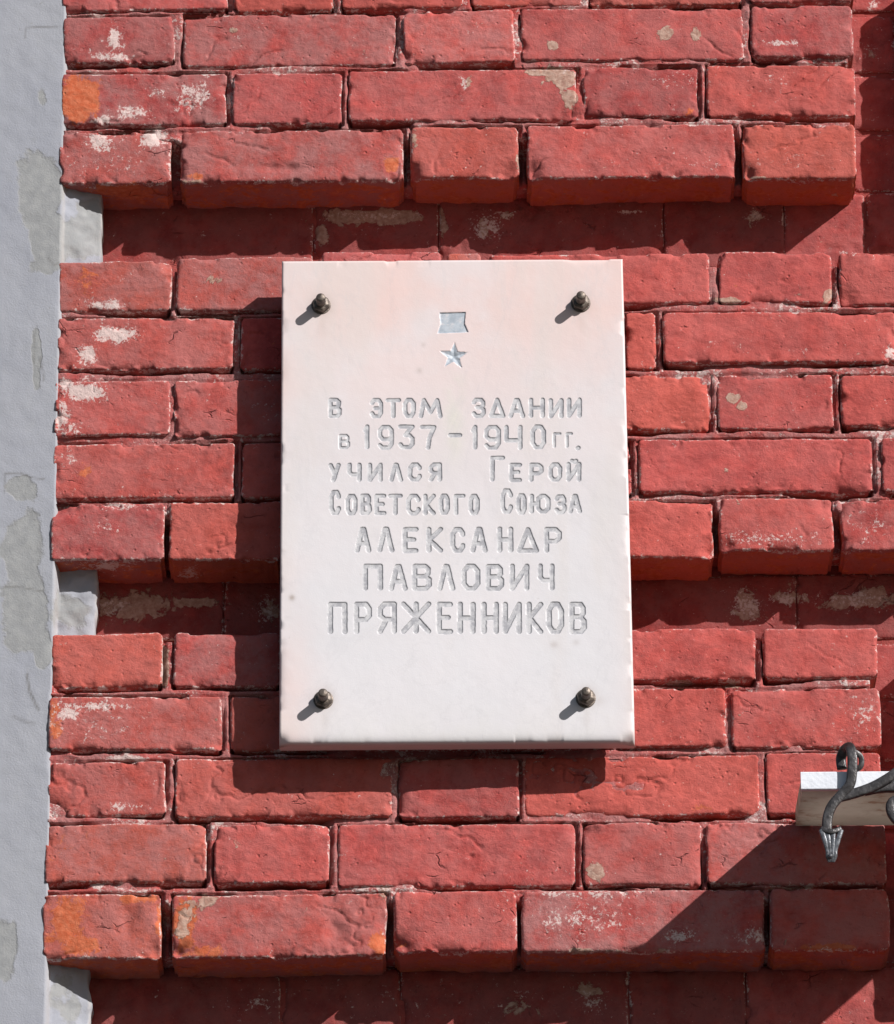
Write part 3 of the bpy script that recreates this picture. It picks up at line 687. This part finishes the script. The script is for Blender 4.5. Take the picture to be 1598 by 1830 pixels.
def lathe(name, prof, mat, parent, c, seg=20, hexf=None):
    """profile (radius, distance out from the plane) turned about the y axis"""
    V = []; F = []
    for (r, t) in prof:
        for k in range(seg):
            a = 2*math.pi*k/seg; rr = r*(hexf(a) if hexf else 1)
            V.append((c[0]+rr*math.cos(a), c[1]-t, c[2]+rr*math.sin(a)))
    for i in range(len(prof)-1):
        for k in range(seg):
            F.append((i*seg+k, i*seg+(k+1) % seg, (i+1)*seg+(k+1) % seg, (i+1)*seg+k))
    o = mk(name, V, F, mat, None, loc=c); 
    o.parent = parent
    return o
for (bx, by) in ((574,546),(1038,542),(578,1251),(1047,1248)):
    c = W(bx, by, -PD)
    b = bpy.data.objects.new('bolt', None)
    o = lathe('bolt', [(.0001, -.04), (.0055, -.04), (.0055, .0205), (.0052, .0218), (.0038, .0228), (.0001, .0230)], M_BOLT, proot, c)
    bpy.data.objects.remove(b)
    o.location = Vector([float(q) for q in c]) - proot.location
    hx = lambda a: 1/math.cos(((a+.3) % (math.pi/3))-math.pi/6)*.93
    nu_ = lathe('nut', [(.0046, -.001), (.0096, -.001), (.0098, .0055), (.0088, .0075), (.0052, .0082)], M_BOLT, o, c, 36, hx); nu_.location = (0, 0, 0)
    ws = lathe('washer', [(.004, -.001), (.0112, -.001), (.0112, .0007), (.0108, .0009), (.004, .0011)], M_BOLT, o, c, 28); ws.location = (0, 0, 0)

# ------------------------------------------------------------------ small sloping canopy board at the right
CDp = 0.1575; CG = .0140
bk = W(1420, 1476, -CG); ft = W(1432, 1411, -CDp); fu = W(1432, 1379, -CDp)
hth = fu[2]-ft[2]
xr_ = W(1868, 1411, -CDp)[0]
croot = empty('canopy', ((ft[0]+xr_)/2, 0, bk[2]), 'small sloping white edged canopy board jutting from the bricks at the right edge', 'canopy')
def prism(name, x0, x1, prof, mat, root, nseg=24, jit=.0):
    V = []; F = []; n = len(prof)
    for i in range(nseg+1):
        x = x0+(x1-x0)*i/nseg
        for (y, z) in prof: V.append((x, y, z + jit*math.sin(i*1.3)))
    for i in range(nseg):
        for k in range(n): F.append((i*n+k, (i+1)*n+k, (i+1)*n+(k+1) % n, i*n+(k+1) % n))
    V = np.array(V); o = mk(name, V, F, mat, None, loc=(x0, prof[0][0], prof[0][1]), smooth=False)
    # caps
    import bmesh
    bm = bmesh.new(); bm.from_mesh(o.data); bm.verts.ensure_lookup_table()
    bm.faces.new([bm.verts[k] for k in range(n)]); bm.faces.new([bm.verts[nseg*n+k] for k in range(n-1, -1, -1)])
    bmesh.ops.recalc_face_normals(bm, faces=bm.faces); bm.to_mesh(o.data); bm.free()
    child(o, root); return o
zf, zk = ft[2], bk[2]
prism('board', ft[0]+.0015, xr_, [(-CG, zk), (-CDp+.006, zf+.001), (-CDp+.006, zf+hth-.002), (-CG, zk+hth-.002)], M_SOFFIT, croot)
prism('edge_strip', ft[0], xr_+.001, [(-CDp+.0055, zf), (-CDp+.001, zf), (-CDp, zf+.001), (-CDp, zf+hth-.001), (-CDp+.001, zf+hth), (-CDp+.0055, zf+hth)], M_FASCIA, croot)

for q in (1440, 1640, 1830):
    a_ = W(q, 1462, -CG)
    v, f = box_mesh(a_[0]-.006, a_[0]+.006, -CG-.004, .006, zk+hth*.25, zk+hth*.7)
    o = mk('wall_spacer', v, f, M_IRON, None, loc=(a_[0], -CG/2, zk+hth*.45), smooth=False); child(o, croot)

# ------------------------------------------------------------------ wrought iron bracket in front of it
def sweep(name, pts, wd_, th_, mat, root, loc=None, sub=6, taper=None):
    """flat bar swept along points lying roughly in a plane parallel to the wall; wd_ across, th_ towards the viewer"""
    P = [np.array(p, float) for p in pts]
    Q = []
    for i in range(len(P)-1):
        p0 = P[max(i-1, 0)]; p1 = P[i]; p2 = P[i+1]; p3 = P[min(i+2, len(P)-1)]
        for k in range(sub):
            t = k/sub
            Q.append(.5*((2*p1)+(-p0+p2)*t+(2*p0-5*p1+4*p2-p3)*t*t+(-p0+3*p1-3*p2+p3)*t**3))
    Q.append(P[-1]); n = len(Q); V = []; F = []
    m = 10
    for i, q in enumerate(Q):
        tg = Q[min(i+1, n-1)]-Q[max(i-1, 0)]; tg /= np.linalg.norm(tg)
        yv = np.array([0, -1.0, 0]); yv = yv - tg*(yv@tg)
        if np.linalg.norm(yv) < .2: yv = np.array([0, 0, 1.0]) - tg*tg[2]
        yv /= np.linalg.norm(yv); s = np.cross(tg, yv)
        tp = taper(i/(n-1)) if taper else 1.0
        for k in range(m):
            a = 2*math.pi*k/m; ca, sa = math.cos(a), math.sin(a)
            ca = math.copysign(abs(ca)**.42, ca); sa = math.copysign(abs(sa)**.42, sa)
            V.append(q + s*ca*wd_/2*tp + yv*sa*th_/2*tp)
    for i in range(n-1):
        for k in range(m): F.append((i*m+k, i*m+(k+1) % m, (i+1)*m+(k+1) % m, (i+1)*m+k))
    V = np.array(V); c0 = V.mean(0)
    V = np.concatenate([V, [Q[0]], [Q[-1]]]); e0, e1 = len(V)-2, len(V)-1
    for k in range(m):
        F.append((e0, (k+1) % m, k, k)); F.append((e1, (n-1)*m+k, (n-1)*m+(k+1) % m, (n-1)*m+(k+1) % m))
    F3 = [f for f in F if len(set(f)) == 4]; T3 = [f[:3] for f in F if len(set(f)) == 3]
    me = bpy.data.meshes.new(name); loc = c0
    me.from_pydata([tuple(v-loc) for v in V], [], F3+T3); me.update()
    for p in me.polygons: p.use_smooth = True
    me.materials.append(mat)
    o = bpy.data.objects.new(name, me); COL.objects.link(o); o.location = Vector([float(v) for v in loc]); child(o, root); return o
yb_ = -CDp-.0045
broot = empty('iron_bracket', W(1500, 1430, yb_), 'dark wrought iron scroll bracket with pale flared tip, in front of the canopy board', 'bracket')
pt = lambda x, y, dy=0.0: W(x, y, yb_+dy*.5)
sweep('scroll', [W(1505,1374,yb_+.020), W(1503,1356,yb_+.021), W(1509,1341,yb_+.014), pt(1518,1335,.004), pt(1523,1350,-.006), pt(1523,1378,-.006), pt(1519,1402,-.004), pt(1504,1420,0), pt(1487,1440,0), pt(1479,1462,0), pt(1478,1484,0)], .0112, .0055, M_IRON, broot)
sweep('curl', [pt(1524,1342,.004), pt(1538,1352,.008), pt(1539,1368,.010), pt(1530,1376,.012)], .006, .005, M_IRON, broot)
sweep('arm', [pt(1500,1425,.002), pt(1530,1417,0), pt(1560,1406,-.002), pt(1590,1389,-.004), pt(1630,1362,-.004), pt(1690,1340,0), pt(1760,1345,.004), pt(1800,1380,.004)], .0112, .0055, M_IRON, broot)
sweep('lower_scroll', [pt(1545,1414,.004), pt(1580,1408,.006), pt(1620,1412,.006), pt(1650,1435,.004), pt(1640,1465,.002), pt(1610,1470,0), pt(1593,1452,0), pt(1594,1434,0), pt(1612,1428,0)], .0105, .007, M_IRON, broot)
sweep('wall_stay', [pt(1800,1380,.004), W(1810,1420,-.09), W(1812,1450,.0)], .012, .008, M_IRON, broot)
for k, (x0, x1) in enumerate(((1468,1479), (1478,1483), (1489,1488), (1503,1493))):
    sweep('flute', [pt(x0,1484,-.002), pt(x0*.45+x1*.55,1503,-.004), pt(x1,1520,-.003), pt(x1,1530,-.003), pt((x1-1486)*.6+1486,1541,-.001)], .0060, .006, M_GALV, broot, taper=lambda t: 1.0-.35*t-.3*max(0, t-.75)*4)
sweep('collar', [pt(1467,1482,-.001), pt(1485,1487,-.006), pt(1503,1482,-.001)], .006, .006, M_IRON, broot)
lathe_c = pt(1484, 1530, -.005)
nh = lathe('rivet', [(.0001, .003), (.002, .0025), (.003, .001), (.003, -.003)], M_GALV, broot, lathe_c, 12)
nh.location = Vector([float(q) for q in lathe_c]) - broot.location
